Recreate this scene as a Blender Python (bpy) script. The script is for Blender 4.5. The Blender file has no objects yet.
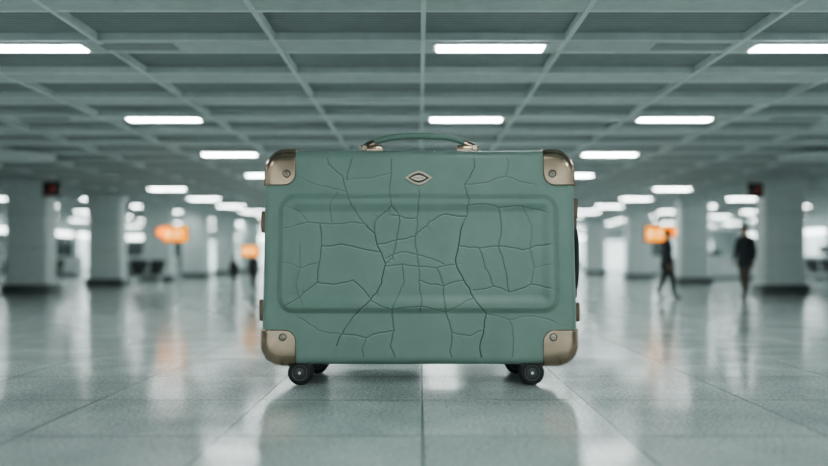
import bpy, bmesh, math, random
import numpy as np
from mathutils import Vector, Matrix
random.seed(7)
scene=bpy.context.scene
try: scene.view_settings.look='AgX - Medium High Contrast'
except Exception: pass
F=805.0
# ---------------------------------------------------------------- materials
def mat(name,col,rough=0.5,metal=0.0,emis=None,es=0.0,var=0.06,scale=6.0,bump=0.0):
    m=bpy.data.materials.new(name); m.use_nodes=True
    nt=m.node_tree; b=nt.nodes['Principled BSDF']
    b.inputs['Roughness'].default_value=rough; b.inputs['Metallic'].default_value=metal
    tc=nt.nodes.new('ShaderNodeTexCoord'); n=nt.nodes.new('ShaderNodeTexNoise')
    n.inputs['Scale'].default_value=scale; n.inputs['Detail'].default_value=4
    nt.links.new(tc.outputs['Object'],n.inputs['Vector'])
    r=nt.nodes.new('ShaderNodeValToRGB')
    r.color_ramp.elements[0].position=0.3; r.color_ramp.elements[1].position=0.7
    r.color_ramp.elements[0].color=[c*(1-var) for c in col]+[1]
    r.color_ramp.elements[1].color=[min(1,c*(1+var)) for c in col]+[1]
    nt.links.new(n.outputs['Fac'],r.inputs['Fac']); nt.links.new(r.outputs['Color'],b.inputs['Base Color'])
    if bump:
        bp=nt.nodes.new('ShaderNodeBump'); bp.inputs['Strength'].default_value=bump; bp.inputs['Distance'].default_value=0.01
        nt.links.new(n.outputs['Fac'],bp.inputs['Height']); nt.links.new(bp.outputs['Normal'],b.inputs['Normal'])
    if emis:
        b.inputs['Emission Color'].default_value=list(emis)+[1]; b.inputs['Emission Strength'].default_value=es
    return m
M_beam=mat('ceiling_beam_paint',(0.575,0.63,0.63),0.55)
M_rib=mat('ceiling_rib_paint',(0.77,0.83,0.83),0.5)
M_col=mat('column_paint',(0.63,0.695,0.69),0.35)
M_plinth=mat('plinth_dark',(0.085,0.10,0.102),0.3)
M_wall=mat('wall_paint',(0.46,0.52,0.52),0.6)
M_walldark=mat('shopfront_glass_dark',(0.07,0.087,0.09),0.15)
M_trim=mat('wall_trim_light',(0.64,0.7,0.7),0.4)
M_light=mat('light_diffuser',(0.9,0.95,0.93),0.5,emis=(0.91,1.0,0.975),es=34)
M_warm=mat('shop_strip_light',(0.9,0.9,0.85),0.5,emis=(0.93,1.0,0.98),es=6)
M_lit=mat('lit_window_glazing',(0.8,0.85,0.85),0.3,emis=(0.85,1.0,0.98),es=1.4,var=0.15,scale=0.8)
M_frame=mat('light_frame',(0.45,0.49,0.49),0.4)
M_orange=mat('sign_orange_lit',(0.9,0.35,0.02),0.4,emis=(1.0,0.31,0.0),es=1.6)
M_amber=mat('beacon_amber_lit',(0.9,0.25,0.01),0.4,emis=(1.0,0.22,0.0),es=2.6)
M_glyph=mat('sign_glyph_pale',(0.9,0.8,0.6),0.4,emis=(1.0,0.75,0.4),es=2)
M_red=mat('sign_red_lit',(0.3,0.08,0.06),0.4,emis=(1.0,0.14,0.09),es=0.15)
M_black=mat('sign_black',(0.03,0.033,0.037),0.35)
M_steel=mat('brushed_steel',(0.5,0.52,0.52),0.3,1.0)
M_seat=mat('seat_dark_vinyl',(0.05,0.06,0.062),0.4)
M_counter=mat('counter_laminate',(0.57,0.62,0.62),0.35)
M_grille=mat('vent_grille_grey',(0.31,0.345,0.35),0.5)

def panel_mat():
    m=mat('ceiling_panel_slats',(0.315,0.36,0.362),0.6)
    nt=m.node_tree; b=nt.nodes['Principled BSDF']
    tc=nt.nodes.new('ShaderNodeTexCoord'); w=nt.nodes.new('ShaderNodeTexWave'); w.bands_direction='Y'
    w.inputs['Scale'].default_value=4.0
    nt.links.new(tc.outputs['Object'],w.inputs['Vector'])
    mix=nt.nodes.new('ShaderNodeMix'); mix.data_type='RGBA'; mix.blend_type='MULTIPLY'; mix.inputs[0].default_value=0.35
    src=b.inputs['Base Color'].links[0].from_socket
    nt.links.new(src,mix.inputs[6]); nt.links.new(w.outputs['Color'],mix.inputs[7]); nt.links.new(mix.outputs[2],b.inputs['Base Color'])
    return m
M_panel=panel_mat()

def floor_mat():
    m=bpy.data.materials.new('floor_polished_terrazzo'); m.use_nodes=True
    nt=m.node_tree; L=nt.links; b=nt.nodes['Principled BSDF']; N=nt.nodes.new
    tc=N('ShaderNodeTexCoord')
    mp=N('ShaderNodeMapping'); mp.inputs['Location'].default_value=(-0.015+1.13*40,1.13*40-4.50+1.13*3,0)
    L.new(tc.outputs['Object'],mp.inputs['Vector'])
    br=N('ShaderNodeTexBrick'); br.offset=0.0; br.squash=1.0
    br.inputs['Scale'].default_value=1.0; br.inputs['Brick Width'].default_value=1.13; br.inputs['Row Height'].default_value=1.13
    br.inputs['Mortar Size'].default_value=0.0065; br.inputs['Mortar Smooth'].default_value=0.1
    br.inputs['Color1'].default_value=(0.62,0.69,0.68,1); br.inputs['Color2'].default_value=(0.72,0.79,0.78,1)
    br.inputs['Mortar'].default_value=(0.14,0.165,0.165,1)
    L.new(mp.outputs['Vector'],br.inputs['Vector'])
    n1=N('ShaderNodeTexNoise'); n1.inputs['Scale'].default_value=42; n1.inputs['Detail'].default_value=6; n1.inputs['Roughness'].default_value=0.75
    L.new(tc.outputs['Object'],n1.inputs['Vector'])
    r1=N('ShaderNodeValToRGB'); r1.color_ramp.elements[0].position=0.38; r1.color_ramp.elements[0].color=(0.52,0.53,0.53,1)
    r1.color_ramp.elements[1].position=0.58; r1.color_ramp.elements[1].color=(1.05,1.05,1.05,1)
    L.new(n1.outputs['Fac'],r1.inputs['Fac'])
    n2=N('ShaderNodeTexNoise'); n2.inputs['Scale'].default_value=1.7; n2.inputs['Detail'].default_value=6
    L.new(tc.outputs['Object'],n2.inputs['Vector'])
    r2=N('ShaderNodeValToRGB'); r2.color_ramp.elements[0].position=0.3; r2.color_ramp.elements[0].color=(0.82,0.83,0.83,1)
    r2.color_ramp.elements[1].position=0.7; r2.color_ramp.elements[1].color=(1.08,1.08,1.08,1)
    L.new(n2.outputs['Fac'],r2.inputs['Fac'])
    def mul(a,c):
        x=N('ShaderNodeMix'); x.data_type='RGBA'; x.blend_type='MULTIPLY'; x.inputs[0].default_value=1
        L.new(a,x.inputs[6]); L.new(c,x.inputs[7]); return x.outputs[2]
    L.new(mul(mul(br.outputs['Color'],r1.outputs['Color']),r2.outputs['Color']),b.inputs['Base Color'])
    mr=N('ShaderNodeMapRange'); mr.inputs['From Min'].default_value=0.3; mr.inputs['From Max'].default_value=0.7
    mr.inputs['To Min'].default_value=0.10; mr.inputs['To Max'].default_value=0.18
    L.new(n2.outputs['Fac'],mr.inputs['Value']); L.new(mr.outputs['Result'],b.inputs['Roughness'])
    b.inputs['IOR'].default_value=1.52
    bp=N('ShaderNodeBump'); bp.inputs['Strength'].default_value=0.35; bp.inputs['Distance'].default_value=0.004; bp.invert=True
    L.new(br.outputs['Fac'],bp.inputs['Height']); L.new(bp.outputs['Normal'],b.inputs['Normal'])
    return m
M_floor=floor_mat()

def shell_mat(name='shell_sage_lacquer'):
    m=bpy.data.materials.new(name); m.use_nodes=True
    nt=m.node_tree; L=nt.links; b=nt.nodes['Principled BSDF']; N=nt.nodes.new
    tc=N('ShaderNodeTexCoord')
    n=N('ShaderNodeTexNoise'); n.inputs['Scale'].default_value=2.2; n.inputs['Detail'].default_value=8; n.inputs['Roughness'].default_value=0.62; L.new(tc.outputs['Object'],n.inputs['Vector'])
    r=N('ShaderNodeValToRGB'); r.color_ramp.elements[0].position=0.3; r.color_ramp.elements[1].position=0.72
    r.color_ramp.elements[0].color=(0.185,0.275,0.240,1); r.color_ramp.elements[1].color=(0.228,0.325,0.286,1)
    L.new(n.outputs['Fac'],r.inputs['Fac'])
    at=N('ShaderNodeAttribute'); at.attribute_name='crack'
    mx=N('ShaderNodeMix'); mx.data_type='RGBA'; L.new(at.outputs['Fac'],mx.inputs[0]); L.new(r.outputs['Color'],mx.inputs[6])
    mx.inputs[7].default_value=(0.03,0.05,0.043,1)
    at2=N('ShaderNodeAttribute'); at2.attribute_name='chip_highlight'
    mx2=N('ShaderNodeMix'); mx2.data_type='RGBA'; L.new(at2.outputs['Fac'],mx2.inputs[0]); L.new(mx.outputs[2],mx2.inputs[6])
    mx2.inputs[7].default_value=(0.46,0.56,0.52,1)  # pale highlight colour for the chipped crack edges
    L.new(mx2.outputs[2],b.inputs['Base Color'])
    mr=N('ShaderNodeMapRange'); mr.inputs['To Min'].default_value=0.30; mr.inputs['To Max'].default_value=0.45
    L.new(n.outputs['Fac'],mr.inputs['Value']); L.new(mr.outputs['Result'],b.inputs['Roughness'])
    n2=N('ShaderNodeTexNoise'); n2.inputs['Scale'].default_value=90; L.new(tc.outputs['Object'],n2.inputs['Vector'])
    bp=N('ShaderNodeBump'); bp.inputs['Strength'].default_value=0.08; bp.inputs['Distance'].default_value=0.003
    L.new(n2.outputs['Fac'],bp.inputs['Height']); L.new(bp.outputs['Normal'],b.inputs['Normal'])
    return m
M_shell=shell_mat()
M_bronze=mat('bronze_metal',(0.43,0.325,0.25),0.22,1.0,var=0.12,scale=5)
M_bronze_d=mat('bronze_dark',(0.17,0.135,0.105),0.4,1.0)
M_nickel=mat('emblem_nickel',(0.55,0.48,0.40),0.28,1.0)
M_enamel=mat('emblem_enamel',(0.06,0.062,0.05),0.3)
M_rubber=mat('wheel_rubber',(0.02,0.021,0.023),0.5)
M_hub=mat('wheel_hub',(0.06,0.06,0.065),0.35)
M_dark=mat('side_handle_dark',(0.03,0.035,0.035),0.5)

# ---------------------------------------------------------------- builder
class B:
    def __init__(s): s.v=[]; s.f=[]; s.m=[]
    def add(s,vs,fs,mi=0):
        o=len(s.v); s.v+= [tuple(v) for v in vs]; s.f+=[[i+o for i in f] for f in fs]; s.m+=[mi]*len(fs)
    def box(s,c,d,mi=0,rot=None):
        vs=[Vector((x*d[0]/2,y*d[1]/2,z*d[2]/2)) for x in(-1,1) for y in(-1,1) for z in(-1,1)]
        if rot: vs=[rot@v for v in vs]
        vs=[v+Vector(c) for v in vs]
        s.add(vs,[[0,1,3,2],[4,6,7,5],[0,4,5,1],[2,3,7,6],[0,2,6,4],[1,5,7,3]],mi)
    def rbox(s,c,d,r,mi=0,seg=2,rot=None):
        bm=bmesh.new(); bmesh.ops.create_cube(bm,size=1)
        for v in bm.verts: v.co=Vector((v.co.x*d[0],v.co.y*d[1],v.co.z*d[2]))
        bmesh.ops.bevel(bm,geom=list(bm.edges),offset=r,segments=seg,profile=0.5,affect='EDGES')
        bm.verts.ensure_lookup_table()
        s.add([((rot@v.co) if rot else v.co)+Vector(c) for v in bm.verts],[[v.index for v in f.verts] for f in bm.faces],mi); bm.free()
    def rings(s,rs,mi=0,cap=(True,True)):
        n=len(rs[0]); vs=[p for r in rs for p in r]; fs=[]
        for k in range(len(rs)-1):
            for i in range(n):
                j=(i+1)%n; fs.append([k*n+i,k*n+j,(k+1)*n+j,(k+1)*n+i])
        if cap[0]: fs.append(list(range(n))[::-1])
        if cap[1]: fs.append([(len(rs)-1)*n+i for i in range(n)])
        s.add(vs,fs,mi)
    def revolve(s,c,prof,axis='Z',n=32,mi=0,cap=(True,True)):
        rs=[]
        for r,h in prof:
            ring=[]
            for i in range(n):
                a=2*math.pi*i/n; p=(r*math.cos(a),r*math.sin(a))
                if axis=='Z': q=(p[0],p[1],h)
                elif axis=='Y': q=(p[0],h,p[1])
                else: q=(h,p[0],p[1])
                ring.append(Vector(q)+Vector(c))
            rs.append(ring)
        s.rings(rs,mi,cap)
    def tube(s,pts,rad,n=12,mi=0,flat=1.0):
        pts=[Vector(p) for p in pts]; rs=[]
        for i,p in enumerate(pts):
            t=(pts[min(i+1,len(pts)-1)]-pts[max(i-1,0)]).normalized()
            up=Vector((0,1,0)) if abs(t.y)<0.9 else Vector((1,0,0))
            a=t.cross(up).normalized(); b=t.cross(a).normalized()
            r=rad[i] if hasattr(rad,'__len__') else rad
            rs.append([p+a*(r*flat*math.cos(2*math.pi*k/n))+b*(r*math.sin(2*math.pi*k/n)) for k in range(n)])
        s.rings(rs,mi)
    def sphere(s,c,d,mi=0,seg=20,rg=14):
        bm=bmesh.new(); bmesh.ops.create_uvsphere(bm,u_segments=seg,v_segments=rg,radius=1)
        s.add([(v.co.x*d[0]+c[0],v.co.y*d[1]+c[1],v.co.z*d[2]+c[2]) for v in bm.verts],[[v.index for v in f.verts] for f in bm.faces],mi); bm.free()
    def finish(s,name,mats,smooth=True,parent=None,loc=(0,0,0),rotz=0,angle=35,fix=True):
        me=bpy.data.meshes.new(name); me.from_pydata([tuple(v) for v in s.v],[],s.f)
        for m in mats: me.materials.append(m)
        me.polygons.foreach_set('material_index',s.m)
        if fix:
            bm=bmesh.new(); bm.from_mesh(me); bmesh.ops.recalc_face_normals(bm,faces=bm.faces); bm.to_mesh(me); bm.free()
        if smooth:
            me.polygons.foreach_set('use_smooth',[True]*len(me.polygons)); me.set_sharp_from_angle(angle=math.radians(angle))
        me.update()
        ob=bpy.data.objects.new(name,me); scene.collection.objects.link(ob)
        ob.location=loc; ob.rotation_euler=(0,0,rotz)
        if parent: ob.parent=parent
        return ob
def empty(name,loc):
    e=bpy.data.objects.new(name,None); e.location=loc; scene.collection.objects.link(e); return e

# ---------------------------------------------------------------- room
XW=24.0; Y0R=-14.0; Y1R=62.0; ZC=3.14
b=B(); b.box((0,(Y0R+Y1R)/2,-0.1),(2*XW+0.6,Y1R-Y0R+0.6,0.2)); b.finish('floor',[M_floor],smooth=False)

b=B(); b.box((0,(Y0R+Y1R)/2,ZC+0.13),(2*XW+0.6,Y1R-Y0R+0.6,0.12),0)
pitch=4.25/3; k=-15
while 8.18+k*pitch<Y1R:
    y=8.18+k*pitch
    if y>Y0R:
        b.box((0,y,ZC+0.04),(2*XW,0.50,0.08),1)
        b.box((0,y-0.235,ZC-0.003),(2*XW,0.03,0.01),2)
        b.box((0,y+0.235,ZC-0.003),(2*XW,0.03,0.01),2)
    k+=1
xs=[0.03]
for p in [1.45,3.2,4.9,6.6,8.3,10.0,11.7,13.4,15.1,16.8,18.5,20.2,21.9]: xs+=[p,-p]
for x in xs: b.box((x,(Y0R+Y1R)/2,ZC+0.035),(0.045,Y1R-Y0R,0.09),2)
b.finish('ceiling',[M_panel,M_beam,M_rib],smooth=False)

# ceiling fittings
b=B()
rows=[8.18+4.25*i for i in range(-5,13)]
def fixture(x,y):
    b.box((x,y,ZC-0.010),(1.16,0.29,0.020),1)
    b.box((x,y,ZC-0.024),(1.08,0.23,0.012),0)
for y in rows:
    xsl=[-3.95,0.71,3.93]
    if y<13 or y>25: xsl+=[-7.9,7.9]
    if y<9 or y>26: xsl+=[-11.8,11.8,-15.7,15.7]
    if y>38: xsl+=[-19.6,19.6]
    for x in xsl: fixture(x,y)
b.finish('ceiling_lights',[M_light,M_frame],smooth=False)
b=B()
for x,y in [(-2.85,8.18),(2.75,8.18),(-2.3,16.7),(2.4,16.7),(5.8,12.43),(-5.8,12.43)]:
    b.box((x,y,ZC-0.006),(0.75,0.22,0.012),0)
b.finish('ceiling_vents',[M_grille,M_frame],smooth=False)
for x in (-8.25,8.1):
    d=B(); d.revolve((0,0,0),[(0.1,0.0),(0.62,0.0),(0.66,-0.05),(0.6,-0.09),(0.45,-0.11),(0.4,-0.07),(0.3,-0.09),(0.05,-0.12)],n=48)
    d.finish('ceiling_air_diffuser',[M_rib],loc=(x,16.7,ZC))

# walls
def side_wall(name,sx,litp):
    b=B(); b.box((sx*(XW+0.1),(Y0R+Y1R)/2,ZC/2),(0.2,Y1R-Y0R,ZC),0)
    y=12
    while y<Y1R-3:
        b.box((sx*(XW-0.03),y+2,1.25),(0.06,3.6,2.3),4 if random.random()<litp else 1)
        b.box((sx*(XW-0.06),y+2,2.55),(0.12,3.6,0.22),3)
        b.box((sx*(XW-0.08),y,ZC/2),(0.16,0.35,ZC),2)
        for j in (1.1,2.3): b.box((sx*(XW-0.07),y+j,1.25),(0.08,0.06,2.3),2)
        y+=4.4
    return b.finish(name,[M_wall,M_walldark,M_trim,M_warm,M_lit],smooth=False)
side_wall('wall_left',-1,0.15); side_wall('wall_right',1,0.85)
b=B(); b.box((0,Y1R+0.1,ZC/2),(2*XW,0.2,ZC),0)
x=-23
while x<22:
    w=random.choice([2.4,3.0,3.6])
    p=0.25 if x<0 else 0.8
    b.box((x+w/2,Y1R-0.03,1.15),(w-0.3,0.06,2.2),4 if random.random()<p else 1)
    b.box((x+w/2,Y1R-0.07,2.5),(w-0.5,0.1,0.25),3 if random.random()<0.45 else 2)
    b.box((x,Y1R-0.08,ZC/2),(0.25,0.16,ZC),2)
    x+=w
b.finish('wall_back',[M_wall,M_walldark,M_trim,M_warm,M_lit],smooth=False)

# columns
def column(x,y,w=1.12,dp=0.70):
    b=B()
    b.rbox((0,0,ZC/2+0.12),(w,dp,ZC-0.30),0.07,0,3)
    b.rbox((0,0,0.12),(w+0.16,dp+0.16,0.24),0.02,1,2)
    b.rbox((0,0,0.28),(w+0.05,dp+0.05,0.08),0.015,2,2)
    b.rbox((0,0,ZC-0.10),(w+0.10,dp+0.10,0.20),0.02,2,2)
    for z in (1.25,2.2): b.box((0,0,z),(w+0.012,dp+0.012,0.014),3)
    return b.finish('column',[M_col,M_plinth,M_trim,M_grille],loc=(x,y,0))
for y in (22.6,28.1,33.6,39.3,45.3,51.2): column(-10.9,y)
for y in (22.6,29.9,37.3,46.5): column(10.1,y)

# signs
def orange_sign(px,py,D,w,h,side):
    x=(px-420)*D/F; z=1+(257-py)*D/F
    b=B(); b.rbox((0,0,0),(w,0.10,h),0.015,0,2); b.box((0,-0.053,0),(w-0.03,0.012,h-0.03),1); b.box((0,0.053,0),(w-0.03,0.012,h-0.03),1)
    b.box((-w*0.28,-0.062,0),(w*0.12,0.01,h*0.36),2); b.box((w*0.1,-0.062,h*0.12),(w*0.34,0.01,h*0.07),2); b.box((w*0.06,-0.062,-h*0.12),(w*0.26,0.01,h*0.07),2)
    top=ZC-z
    for sx in(-1,1): b.box((sx*w*0.38,0,(h/2+top)/2),(0.018,0.018,top-h/2),3)
    if side:
        bx=side*(w/2+0.03)
        b.revolve((bx,-0.07,0.04),[(0.01,-0.05),(h*0.22,-0.045),(h*0.3,-0.01),(h*0.3,0.05),(0.01,0.06)],axis='Y',n=24,mi=4)
    return b.finish('hanging_sign',[M_black,M_orange,M_glyph,M_steel,M_amber],loc=(x,D,z),smooth=True)
orange_sign(176,234,20.6,0.64,0.42,-1)
orange_sign(251,251,20.9,0.48,0.30,0)
orange_sign(657,234,20.6,0.64,0.42,1)
def black_sign(px,py,D,w,h):
    x=(px-420)*D/F; z=1+(257-py)*D/F
    b=B(); b.rbox((0,0,0),(w,0.14,h),0.02,0,2)
    b.box((0.06,-0.075,0.02),(w*0.24,0.012,h*0.18),1); b.box((-w*0.1,-0.075,-h*0.25),(w*0.3,0.012,h*0.06),1)
    top=ZC-z
    for sx in(-1,1): b.box((sx*w*0.3,0,(h/2+top)/2),(0.03,0.03,top-h/2),2)
    return b.finish('departure_display',[M_black,M_red,M_steel],loc=(x,D,z))
black_sign(52,189,21.8,0.46,0.40)
black_sign(755,190,21.8,0.40,0.38)
black_sign(124,208,30.0,0.5,0.35)

# seating & counters
def bench(x,y,n=4,rot=0):
    b=B(); W=n*0.58
    b.box((0,0,0.36),(W,0.07,0.05),1)
    for sx in(-1,1):
        b.box((sx*W*0.38,0,0.18),(0.05,0.07,0.34),1); b.box((sx*W*0.38,0,0.0175),(0.06,0.6,0.035),1)
    for i in range(n):
        cx=-W/2+0.29+i*0.58
        b.rbox((cx,-0.02,0.43),(0.52,0.48,0.07),0.03,0)
        b.rbox((cx,0.24,0.68),(0.52,0.06,0.46),0.028,0,rot=Matrix.Rotation(-0.2,3,'X'))
    for i in range(n+1):
        cx=-W/2+i*0.58
        b.box((cx,0,0.60),(0.035,0.36,0.03),1); b.box((cx,-0.12,0.48),(0.03,0.03,0.24),1); b.box((cx,0.12,0.48),(0.03,0.03,0.24),1)
    return b.finish('airport_seating',[M_seat,M_steel],loc=(x,y,0),rotz=rot)
bench(-9.0,26.5,2); bench(-14.5,30,4); bench(-13.4,36,5); bench(-6.5,40,4); bench(7.3,42,4); bench(15.5,31,2)
def counter(x,y,w=2.6):
    b=B(); b.rbox((0,0,0.5),(w,0.7,1.0),0.05,0,3); b.rbox((0,-0.02,1.02),(w+0.12,0.82,0.05),0.015,2,2)
    b.box((0,-0.36,0.06),(w-0.1,0.03,0.12),1); b.box((0,-0.36,0.55),(w*0.7,0.02,0.4),2)
    b.box((w*0.2,0.05,1.13),(0.06,0.06,0.18),1); b.rbox((w*0.2,0.0,1.35),(0.5,0.05,0.32),0.015,1,2)
    b.rbox((-w*0.36,0.1,1.18),(0.3,0.35,0.28),0.03,1,2)
    return b.finish('check_in_counter',[M_counter,M_plinth,M_trim],loc=(x,y,0))
for x,y in [(14.4,36.5),(17.8,36.5),(13.6,44),(17.0,44),(-15.2,41),(-18.6,41),(-7.3,47),(7.4,50),(-16.5,50)]: counter(x,y)

# ---------------------------------------------------------------- people
def skin_eval(verts,edges,rad,sub=2):
    me=bpy.data.meshes.new('t'); me.from_pydata(verts,edges,[]); ob=bpy.data.objects.new('t',me); scene.collection.objects.link(ob)
    ob.modifiers.new('s','SKIN').use_smooth_shade=True
    sv=me.skin_vertices[0].data
    for i,r in enumerate(rad): sv[i].radius=(r,r) if not hasattr(r,'__len__') else r
    sv[0].use_root=True
    m=ob.modifiers.new('d','SUBSURF'); m.levels=sub; m.render_levels=sub
    dg=bpy.context.evaluated_depsgraph_get(); dg.update(); e=ob.evaluated_get(dg); r=e.to_mesh()
    vs=[v.co.copy() for v in r.vertices]; fs=[list(p.vertices) for p in r.polygons]
    e.to_mesh_clear(); bpy.data.objects.remove(ob); bpy.data.meshes.remove(me)
    return vs,fs
M_skin=mat('skin',(0.45,0.28,0.2),0.5); M_hair=mat('hair_dark',(0.03,0.024,0.02),0.5)
def person(x,y,h,rot,stride,coat,trouser,bag=False):
    mc=mat('coat_cloth',coat,0.8); mt=mat('trouser_cloth',trouser,0.8); ms=mat('shoe_leather',(0.03,0.03,0.03),0.4)
    s=stride; V=[];E=[];R=[]
    def av(p,r,par=None):
        V.append(p);R.append(r)
        if par is not None:E.append((par,len(V)-1))
        return len(V)-1
    pel=av((0,0,0.97),0.135); sp=av((0.0,0,1.12),0.13,pel); ch=av((0.015,0,1.30),0.155,sp); nb=av((0.0,0,1.44),0.09,ch)
    nk=av((0.015,0,1.52),0.055,nb); av((0.025,0,1.585),0.06,nk)
    hands=[]
    for sd in(-1,1):
        sh=av((0.0,sd*0.17,1.40),0.075,nb)
        sw=-sd*s*0.55
        el=av((-0.02+sw*0.28,sd*0.235,1.13),0.057,sh)
        wr=av((0.05+sw*0.75,sd*0.235,0.90),0.037,el)
        hands.append((Vector((0.05+sw*0.75,sd*0.235,0.90)),sd))
        hp=av((0,sd*0.085,0.90),0.11,pel)
        fx=sd*s
        lift=0.0 if fx>=0 else 0.05*abs(s)/0.3
        kn=av((0.04+fx*0.48,sd*0.095,0.50+0.01),0.075,hp)
        cf=av((0.0+fx*0.72 ,sd*0.095,0.33+lift),0.065,kn)
        an=av((-0.02+fx*1.05,sd*0.095,0.10+lift),0.045,cf)
        av((-0.02+fx*1.05+0.07,sd*0.10,0.045+lift*0.3),0.04,an); av((-0.02+fx*1.05+0.17,sd*0.105,0.035),0.032,len(V)-1)
    b=B(); vs,fs=skin_eval(V,E,R)
    fm={}
    for f in fs:
        c=sum((vs[i] for i in f),Vector())/len(f)
        if c.z>1.475 and abs(c.y)<0.1: k=2
        elif c.z>0.93 or abs(c.y)>0.19 and c.z>0.8: k=0
        elif c.z<0.085: k=3
        else: k=1
        fm.setdefault(k,[]).append(f)
    o=len(b.v); b.v+=[tuple(v) for v in vs]
    for k,ff in fm.items():
        for f in ff: b.f.append([i+o for i in f]); b.m.append(k)
    def ell(z,rx,ry,cx=0): return [(cx+rx*math.cos(a*math.pi/12),ry*math.sin(a*math.pi/12),z) for a in range(24)]
    b.rings([ell(1.20,0.135,0.165),ell(1.05,0.145,0.17),ell(0.93,0.16,0.19),ell(0.76,0.175+abs(s)*0.1,0.2),ell(0.75,0.16+abs(s)*0.1,0.185)],0)
    b.rings([ell(1.42,0.10,0.12),ell(1.50,0.072,0.078,0.01),ell(1.51,0.06,0.065,0.01)],0)
    hz=1.645
    bm=bmesh.new(); bmesh.ops.create_uvsphere(bm,u_segments=24,v_segments=18,radius=1)
    hv=[]
    for v in bm.verts:
        p=v.co.copy(); q=Vector((p.x*0.098,p.y*0.076,p.z*0.118))
        if p.z<0: q.y*=1+0.25*p.z; q.x*= (1+0.12*p.z)
        if p.x>0.8 : q.x*=0.97
        hv.append(q+Vector((0.03,0,hz)))
    b.add(hv,[[v.index for v in f.verts] for f in bm.faces],2); bm.free()
    b.rings([[(0.115,-0.012,hz-0.03),(0.115,0.012,hz-0.03),(0.115,0,hz+0.0)],[(0.148,-0.013,hz-0.035),(0.148,0.013,hz-0.035),(0.145,0,hz-0.02)],[(0.118,-0.006,hz+0.03),(0.118,0.006,hz+0.03),(0.116,0,hz+0.032)]],2)
    for sd in(-1,1):
        b.sphere((0.113,sd*0.030,hz+0.005),(0.012,0.014,0.008),3,10,8)
        b.sphere((0.02,sd*0.078,hz-0.005),(0.022,0.010,0.032),2,10,8)
        b.sphere((0.115,sd*0.031,hz+0.028),(0.008,0.018,0.004),4,10,8)
    b.sphere((0.112,0,hz-0.058),(0.012,0.024,0.007),5,10,8)
    bm=bmesh.new(); bmesh.ops.create_uvsphere(bm,u_segments=24,v_segments=18,radius=1)
    b.add([Vector((v.co.x*0.105-0.0+0.022,v.co.y*0.085,max(v.co.z,-0.55+0.9*max(0,v.co.x+0.15)) *0.125+hz+0.008)) for v in bm.verts],[[v.index for v in f.verts] for f in bm.faces],4); bm.free()
    for w,sd in hands:
        vs,fs=skin_eval([tuple(w),tuple(w+Vector((0.008,0,-0.05))),tuple(w+Vector((0.012,0,-0.09)))],[(0,1),(1,2)],[(0.026,0.026),(0.034,0.02),(0.036,0.018)]); b.add(vs,fs,2)
        for i,(dx,l) in enumerate([(-0.028,0.06),(-0.010,0.072),(0.010,0.078),(0.029,0.07)]):
            p=w+Vector((0.012+dx,0,-0.085))
            vs,fs=skin_eval([tuple(p),tuple(p+Vector((0.004,-sd*0.004,-l*0.5))),tuple(p+Vector((0.006,-sd*0.02,-l)))],[(0,1),(1,2)],[0.0095,0.009,0.0075],1); b.add(vs,fs,2)
        p=w+Vector((0.034,0,-0.035))
        vs,fs=skin_eval([tuple(p),tuple(p+Vector((0.022,-sd*0.008,-0.03))),tuple(p+Vector((0.026,-sd*0.018,-0.06)))],[(0,1),(1,2)],[0.012,0.0105,0.009],1); b.add(vs,fs,2)
    mats=[mc,mt,M_skin,ms,M_hair,mat('lips',(0.35,0.14,0.12),0.5)]
    if bag:
        b.rbox((-0.19,0,1.22),(0.16,0.28,0.42),0.05,6,3)
        for sd in(-1,1): b.tube([(-0.13,sd*0.09,1.40),(0.0,sd*0.11,1.475),(0.13,sd*0.1,1.36),(0.1,sd*0.11,1.15),(-0.12,sd*0.12,1.05)],0.014,8,6)
        mats.append(mat('backpack_cloth',(0.05,0.05,0.055),0.8))
    zmin=min(v[2] for v in b.v); k=h/(1.77-zmin)
    b.v=[(v[0]*k,v[1]*k,(v[2]-zmin)*k) for v in b.v]
    return b.finish('person',mats,loc=(x,y,0),rotz=rot,angle=60,fix=False)
person((745-420)*19.6/F,19.6,1.80,math.radians(215),0.15,(0.045,0.052,0.06),(0.11,0.09,0.075),bag=True)
person((667-420)*19.6/F,19.6,1.68,math.radians(-35),0.17,(0.05,0.055,0.062),(0.06,0.065,0.07))
person((254-420)*24.2/F,24.2,1.16,math.radians(95),0.12,(0.03,0.033,0.038),(0.04,0.04,0.04))
person((234-420)*24.8/F,24.8,1.05,math.radians(60),0.12,(0.035,0.038,0.042),(0.04,0.04,0.04))

# ---------------------------------------------------------------- suitcase
S=128.8; YF=6.25; CX=-0.004
case=empty('suitcase',(CX,YF,0))
zb,zt=0.161,1.831; zc=(zb+zt)/2; hh=(zt-zb)/2; hw=1.235; DEP=0.86
R=0.13; r=0.06
def tap(x,z): return x*(1-0.030*(z-zb)/(zt-zb))
def rr(hw,hh,R,e,y,n=8):
    R2=max(R-e,0.004); a=hw-e-R2; c=hh-e-R2; out=[]
    for q,(sx,sz) in enumerate([(1,1),(-1,1),(-1,-1),(1,-1)]):
        for i in range(n+1):
            t=(q+i/n)*math.pi/2
            out.append((sx*a+R2*math.cos(t),y,zc+sz*c+R2*math.sin(t)))
    return out
def taper(b): b.v=[(tap(v[0],v[2]),v[1],v[2]) for v in b.v]
def loft(hw,hh,R,r,y0,y1,b,mi=0,front=True,mid=None):
    prof=[]
    n=7
    for i in range(n+1):
        t=i/n*math.pi/2; prof.append((r-r*math.sin(t),y0+r-r*math.cos(t)))
    if mid:
        prof+=[(0,mid-0.03),(0.012,mid-0.025),(0.012,mid+0.025),(0,mid+0.03)]
    for i in range(n+1):
        t=(1-i/n)*math.pi/2; prof.append((r-r*math.sin(t),y1-r+r*math.cos(t)))
    b.rings([rr(hw,hh,R,e,y) for e,y in prof],mi,cap=(front,True))
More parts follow.
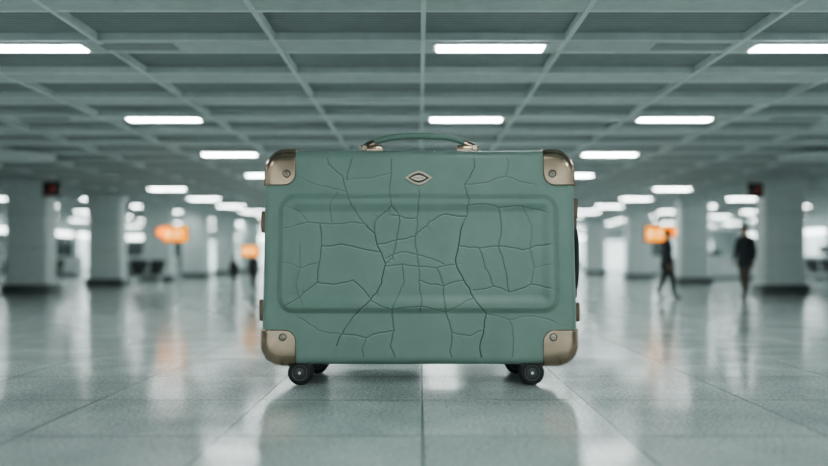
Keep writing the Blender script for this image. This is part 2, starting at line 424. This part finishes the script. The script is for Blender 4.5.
b=B(); loft(hw,hh,R,r,0,DEP,b,front=False,mid=DEP*0.5); taper(b)
b.finish('shell_body',[M_shell],parent=case)
b=B(); b.rings([rr(hw,hh,R,e,y) for e,y in [(0.02,DEP*.5-0.03),(-0.012,DEP*.5-0.02),(-0.012,DEP*.5+0.02),(0.02,DEP*.5+0.03)]],0,cap=(False,False)); taper(b)
b.finish('rim_band',[M_bronze_d],parent=case)

CR=[
[(322,152),(326,164),(340,176),(345,192),(350,206),(362,222),(374,234),(379,250),(385,264),(381,284),(370,300),(352,318),(342,334),(336,346)],
[(391,206),(399,216),(396,240),(392,258),(385,264)],
[(391,206),(374,222),(374,234)],[(391,206),(389,190),(391,172),(392,152)],
[(419,190),(418,204),(417,218),(415,240),(418,262),(419,280),(422,300),(420,312)],
[(391,215),(405,218),(417,218)],[(376,244),(396,240),(415,236)],
[(385,266),(402,264),(418,266),(437,268),(457,264)],
[(386,258),(400,252),(415,254),(430,258),(444,264)],
[(474,152),(476,168),(466,184),(470,200),(468,216),(461,232),(459,246),(456,262),(464,280),(474,298),(487,314),(484,330),(480,350),(483,362)],
[(300,178),(320,186),(345,192)],[(345,180),(370,178),(391,172)],
[(283,228),(306,222),(330,224),(350,222),(364,224)],
[(318,224),(320,246),(318,262),(316,282),(300,296),(284,306)],
[(320,246),(340,244),(358,248),(379,252)],
[(298,246),(299,268),(295,286),(302,304)],[(282,262),(299,268),(318,262)],
[(316,282),(336,284),(352,280),(370,298)],
[(370,300),(392,310),(420,306),(446,312),(474,298)],
[(392,310),(394,330),(390,346),(396,364)],[(446,312),(452,332),(450,350),(453,364)],
[(342,334),(366,338),(394,330)],[(452,332),(470,336),(484,330)],
[(300,318),(318,330),(342,334)],
[(487,314),(510,320),(534,316),(556,322)],[(510,320),(514,340),(511,362)],
[(474,290),(494,286),(510,292),(532,284),(552,288)],
[(459,246),(480,248),(500,246),(524,250),(552,244)],
[(500,208),(503,228),(500,246),(506,268),(510,292)],
[(468,206),(484,204),(500,208),(522,206),(548,212)],
[(524,206),(534,226),(532,250),(536,268),(532,284)],
[(466,184),(490,182),(508,176),(536,184)],[(508,176),(511,164),(507,152)],
[(480,248),(486,268),(494,286)],[(330,224),(328,206),(336,192)],
[(284,206),(298,212),(306,222)],
[(437,268),(444,286),(446,312)],
[(402,264),(404,282),(398,296),(392,310)],[(419,280),(430,284),(444,286),(464,280)],
[(415,236),(430,222),(446,214),(468,216)],
[(366,338),(362,350),(364,363)],[(352,152),(348,166),(345,180)],[(536,268),(552,264)],
]
def jitter(p,it=2,amp=0.10):
    for _ in range(it):
        q=[p[0]]
        for a,c in zip(p[:-1],p[1:]):
            dx,dy=c[0]-a[0],c[1]-a[1]; k=random.uniform(-amp,amp)
            q+=[((a[0]+c[0])/2-dy*k,(a[1]+c[1])/2+dx*k),c]
        p=q
    return p
FAINT={10,11,12,15,16,23,24,25,30,31,32,34,35,42}
segs=[];wid=[]
for ci,c in enumerate(CR):
    p=jitter([(float(a),float(d)) for a,d in c],amp=0.06)
    w=0.95 if ci in(0,9) else (random.uniform(0.10,0.20) if ci in FAINT else random.uniform(0.28,0.55))
    for a,d in zip(p[:-1],p[1:]):
        ym=(a[1]+d[1])/2; ww=w
        if ci in (0,9) and (ym<225): ww=0.38
        segs.append(((a[0]-419.5)/S,1+(257-a[1])/S,(d[0]-419.5)/S,1+(257-d[1])/S)); wid.append(ww)
nx,nz=600,410
gx=np.linspace(-(hw-r),hw-r,nx); gz=np.linspace(zb+r,zt-r,nz)
X,Z=np.meshgrid(gx,gz)
dist=np.full(X.shape,9.0); wf=np.full(X.shape,1.0)
up=np.full(X.shape,9.0); sgn=np.zeros(X.shape)
for (x0,z0,x1,z1),w in zip(segs,wid):
    m=0.10
    ix=np.where((gx>min(x0,x1)-m)&(gx<max(x0,x1)+m))[0]; iz=np.where((gz>min(z0,z1)-m)&(gz<max(z0,z1)+m))[0]
    if len(ix)==0 or len(iz)==0: continue
    sl=np.ix_(iz,ix); xx=X[sl]; zz=Z[sl]
    dx,dz=x1-x0,z1-z0; L2=dx*dx+dz*dz+1e-12
    t=np.clip(((xx-x0)*dx+(zz-z0)*dz)/L2,0,1); d=np.hypot(xx-x0-t*dx,zz-z0-t*dz)
    cr=((xx-x0)*dz-(zz-z0)*dx)/math.sqrt(L2)
    if (dz if abs(dz)>abs(dx) else -dx)<0: cr=-cr
    cur=dist[sl]; wc=wf[sl]; wc[d<cur]=w; wf[sl]=wc
    sc=sgn[sl]; tt=np.clip(cr/0.003,-1,1); sc[d<cur]=tt[d<cur]; sgn[sl]=sc
    dist[sl]=np.minimum(cur,d)
    t2=np.clip(((xx-x0)*dx+(zz+0.008-z0)*dz)/L2,0,1); d2=np.hypot(xx-x0-t2*dx,zz+0.008-z0-t2*dz)
    up[sl]=np.minimum(up[sl],d2)
def sdf(X,Z,cx,cz,a,c,R):
    qx=np.abs(X-cx)-(a-R); qz=np.abs(Z-cz)-(c-R)
    return np.minimum(np.maximum(qx,qz),0)+np.hypot(np.maximum(qx,0),np.maximum(qz,0))-R
def sm(t): t=np.clip(t,0,1); return t*t*(3-2*t)
d=-sdf(X,Z,-0.008,1.027,1.114,0.470,0.14)
ridge=0.036*sm(d/0.055)-0.028*sm((d-0.075)/0.08)
e=-sdf(X,Z,0,zc,hw,hh,R)
edge=np.where(e<r,r-np.sqrt(np.maximum(r*r-(r-e)**2,0)),0)
groove=0.003*wf*np.exp(-(dist/0.005)**2)
plate=0.0028*(0.4+0.6*wf)*sgn*np.exp(-(dist/0.035)**1.5)
Y=edge-ridge+groove-plate
vs=np.stack([X*(1-0.030*(Z-zb)/(zt-zb)),Y,Z],-1).reshape(-1,3)
idx=np.arange(nx*nz).reshape(nz,nx)
fs=np.stack([idx[:-1,:-1],idx[:-1,1:],idx[1:,1:],idx[1:,:-1]],-1).reshape(-1,4)
me=bpy.data.meshes.new('front_panel'); me.from_pydata(vs.tolist(),[],fs.tolist()); me.materials.append(M_shell)
me.polygons.foreach_set('use_smooth',[True]*len(me.polygons))
a=me.attributes.new('crack','FLOAT','POINT'); a.data.foreach_set('value',(np.clip(1.1*wf**0.7*np.exp(-(dist/0.0040)**2),0,1)).reshape(-1).astype(np.float32))
a=me.attributes.new('chip_highlight','FLOAT','POINT'); a.data.foreach_set('value',(0.5*wf**0.4*np.exp(-(up/0.0038)**2)*(dist>0.005)).reshape(-1).astype(np.float32))  # highlight painted into the colour just below each crack, on its chipped edge
fo=bpy.data.objects.new('front_panel',me); scene.collection.objects.link(fo); fo.parent=case

o=0.018
b=B(); loft(hw+o,hh+o,0.175,0.10,-o,DEP+o,b); taper(b); inf=b.finish('tmp_inf',[M_bronze])
b=B()
def prism(sx,sz,y0,y1,cw=0.275,chh=0.275):
    xi=hw-cw; zi=hh-chh; xo=hw+0.1; zo=hh+0.1; q=0.09
    poly=[(xo,zo),(xi,zo)]
    for i in range(7):
        t=math.pi+i/6*math.pi/2; poly.append((xi+q+q*math.cos(t),zi+q+q*math.sin(t)))
    poly+=[(xo,zi)]
    r0=[(sx*x,y0,zc+sz*z) for x,z in poly]; r1=[(sx*x,y1,zc+sz*z) for x,z in poly]
    b.rings([r0,r1],0)
for sx in(-1,1):
    for sz in(-1,1):
        prism(sx,sz,-0.1,0.27); prism(sx,sz,DEP-0.27,DEP+0.1)
cut=b.finish('tmp_cut',[M_bronze],smooth=False)
mo=inf.modifiers.new('b','BOOLEAN'); mo.operation='INTERSECT'; mo.object=cut; mo.solver='EXACT'
dg=bpy.context.evaluated_depsgraph_get(); dg.update()
cm=bpy.data.meshes.new_from_object(inf.evaluated_get(dg)); cm.name='corner_guards'
bpy.data.objects.remove(inf); bpy.data.objects.remove(cut)
cm.polygons.foreach_set('use_smooth',[True]*len(cm.polygons)); cm.set_sharp_from_angle(angle=math.radians(35))
cg=bpy.data.objects.new('corner_guards',cm); scene.collection.objects.link(cg); cg.parent=case
bv=cg.modifiers.new('bev','BEVEL'); bv.width=0.007; bv.segments=2; bv.limit_method='ANGLE'; bv.angle_limit=math.radians(50)
def P(px,py,d=0.0): 
    k=(YF+d)/F; return ((px-420)*k-CX,1+(257-py)*k)
b=B()
for px,py in [(287,174),(552,174),(283,337),(553,337)]:
    x,z=P(px,py); y=-o
    b.revolve((x,y,z),[(0.024,0.004),(0.024,-0.004),(0.018,-0.011),(0.007,-0.014),(0.001,-0.014)],axis='Y',n=24,mi=0)
    b.revolve((x,y,z),[(0.031,0.003),(0.031,-0.002),(0.024,-0.0025)],axis='Y',n=24,mi=1)
    b.box((x,y-0.0135,z),(0.026,0.003,0.005),1,rot=Matrix.Rotation(0.6,3,'Y'))
b.finish('corner_rivets',[M_nickel,M_enamel],parent=case)

b=B(); ex,ez=P(418.5,178)
def dia(w,h,y,n=6):
    pts=[(w,0),(w*0.42,h*0.74),(0,h),(-w*0.42,h*0.74),(-w,0),(-w*0.42,-h*0.74),(0,-h),(w*0.42,-h*0.74)]
    return [(ex+p[0],y,ez+p[1]) for p in pts]
b.rings([dia(0.112,0.060,0.006),dia(0.112,0.060,-0.010),dia(0.104,0.054,-0.016),dia(0.090,0.044,-0.016),dia(0.084,0.040,-0.010)],0)
b.rings([dia(0.082,0.039,-0.004),dia(0.082,0.039,-0.0105),dia(0.078,0.036,-0.0115)],1)
b.rings([dia(0.062,0.022,-0.010),dia(0.060,0.021,-0.0145)],0)
for i in range(6):
    b.box((ex-0.030+i*0.012,-0.0150,ez),(0.005,0.003,0.014),1)
b.finish('emblem',[M_nickel,M_enamel],parent=case,angle=20)

yh=0.24; b=B()
pts=[];rad=[]
for i in range(33):
    t=-1+2*i/32; x=0.44*t
    z=1.975-0.10*abs(t)**3.2
    pts.append((x,yh,z)); rad.append(0.030-0.004*abs(t)**4)
b.tube(pts,rad,14,0,flat=0.85)
for sd in(-1,1):
    b.tube([(sd*0.36,yh,1.915),(sd*0.40,yh,1.9),(sd*0.455,yh,1.868)],[0.036,0.037,0.034],12,1,flat=0.95)
    b.rbox((sd*0.385,yh,1.862),(0.18,0.13,0.066),0.016,1,2)
    b.rbox((sd*0.385,yh,1.836),(0.24,0.17,0.022),0.008,1,2)
    b.revolve((sd*0.44,yh,1.868),[(0.016,-0.085),(0.022,-0.078),(0.022,0.078),(0.016,0.085)],axis='Y',n=16,mi=2)
b.finish('top_handle',[M_shell,M_bronze,M_nickel],parent=case)

b=B()
for px,py,h,sd in [(261,222,0.17,-1),(259,310,0.17,-1),(576,209,0.17,1),(579,312,0.15,1)]:
    z=1+(257-py)/127.0; xx=sd*tap(hw,z)
    b.rbox((xx+sd*0.008,0.13,z),(0.05,0.13,h),0.012,0,2)
    b.revolve((xx+sd*0.028,0.10,z),[(0.010,-h*0.46),(0.014,-h*0.44),(0.014,h*0.44),(0.010,h*0.46)],axis='Z',n=14,mi=1)
    b.rbox((xx+sd*0.014,0.16,z+h*0.15),(0.05,0.05,0.05),0.01,1,2)
b.finish('side_latches',[M_bronze_d,M_bronze],parent=case)
b=B(); xs=tap(hw,1.0)
pts=[];N_=24
for i in range(N_+1):
    t=-1+2*i/N_; pts.append((xs+0.006+0.028*(1-abs(t)**4),0.16,0.985+0.27*t))
b.tube(pts,0.021,12,0)
for s_ in(-1,1): b.rbox((xs+0.006,0.16,0.985+s_*0.275),(0.05,0.09,0.07),0.012,1,2)
b.finish('side_handle',[M_dark,M_bronze_d],parent=case)

for i,(x,y) in enumerate([(-0.935,0.10),(0.88,0.10),(-0.88,0.72),(0.83,0.72)]):
    b=B(); rw=0.096
    for dy in(-0.045,0.045):
        b.revolve((x,y+dy,rw),[(0.05,-0.027),(0.078,-0.028),(0.090,-0.022),(rw,-0.010),(rw,0.010),(0.090,0.022),(0.078,0.028),(0.05,0.027)],axis='Y',n=40,mi=0)
        b.revolve((x,y+dy,rw),[(0.012,-0.034),(0.020,-0.034),(0.024,-0.029),(0.050,-0.026),(0.056,-0.030),(0.062,-0.030),(0.064,-0.02),(0.06,0.028),(0.01,0.030)],axis='Y',n=32,mi=1)
    b.revolve((x,y,rw),[(0.012,-0.08),(0.012,0.08)],axis='Y',n=12,mi=2)
    b.rbox((x,y,0.12),(0.09,0.028,0.12),0.010,1,2)
    hood=[]
    for yy in (-0.078,-0.07,0.07,0.078):
        rr_=0.108 if abs(yy)<0.075 else 0.102
        ring=[(x+rr_*math.cos(math.pi*k/12+0.0),y+yy,rw+0.004+rr_*math.sin(math.pi*k/12)) for k in range(2,11)]
        ring+=[(x+(rr_-0.012)*math.cos(math.pi*k/12),y+yy,rw+0.004+(rr_-0.012)*math.sin(math.pi*k/12)) for k in range(10,1,-1)]
        hood.append(ring)
    b.rings(hood,1)
    b.revolve((x,y,0),[(0.045,0.150),(0.06,0.165),(0.085,0.175)],axis='Z',n=24,mi=1)
    b.finish('caster_%d'%(i+1),[M_rubber,M_hub,M_steel],parent=case)

# ---------------------------------------------------------------- world, camera
w=bpy.data.worlds.new('World'); scene.world=w; w.use_nodes=True
bg=w.node_tree.nodes['Background']; bg.inputs[0].default_value=(0.72,0.87,0.86,1); bg.inputs[1].default_value=1.9
cam=bpy.data.cameras.new('camera'); co=bpy.data.objects.new('camera',cam); scene.collection.objects.link(co)
co.location=(0,0,1); co.rotation_euler=(math.radians(90),0,0)
cam.sensor_width=36; cam.lens=36*F/828; cam.shift_x=-6/828; cam.shift_y=24/828
cam.dof.use_dof=True; cam.dof.focus_distance=6.3; cam.dof.aperture_fstop=0.42; cam.clip_end=200
scene.camera=co
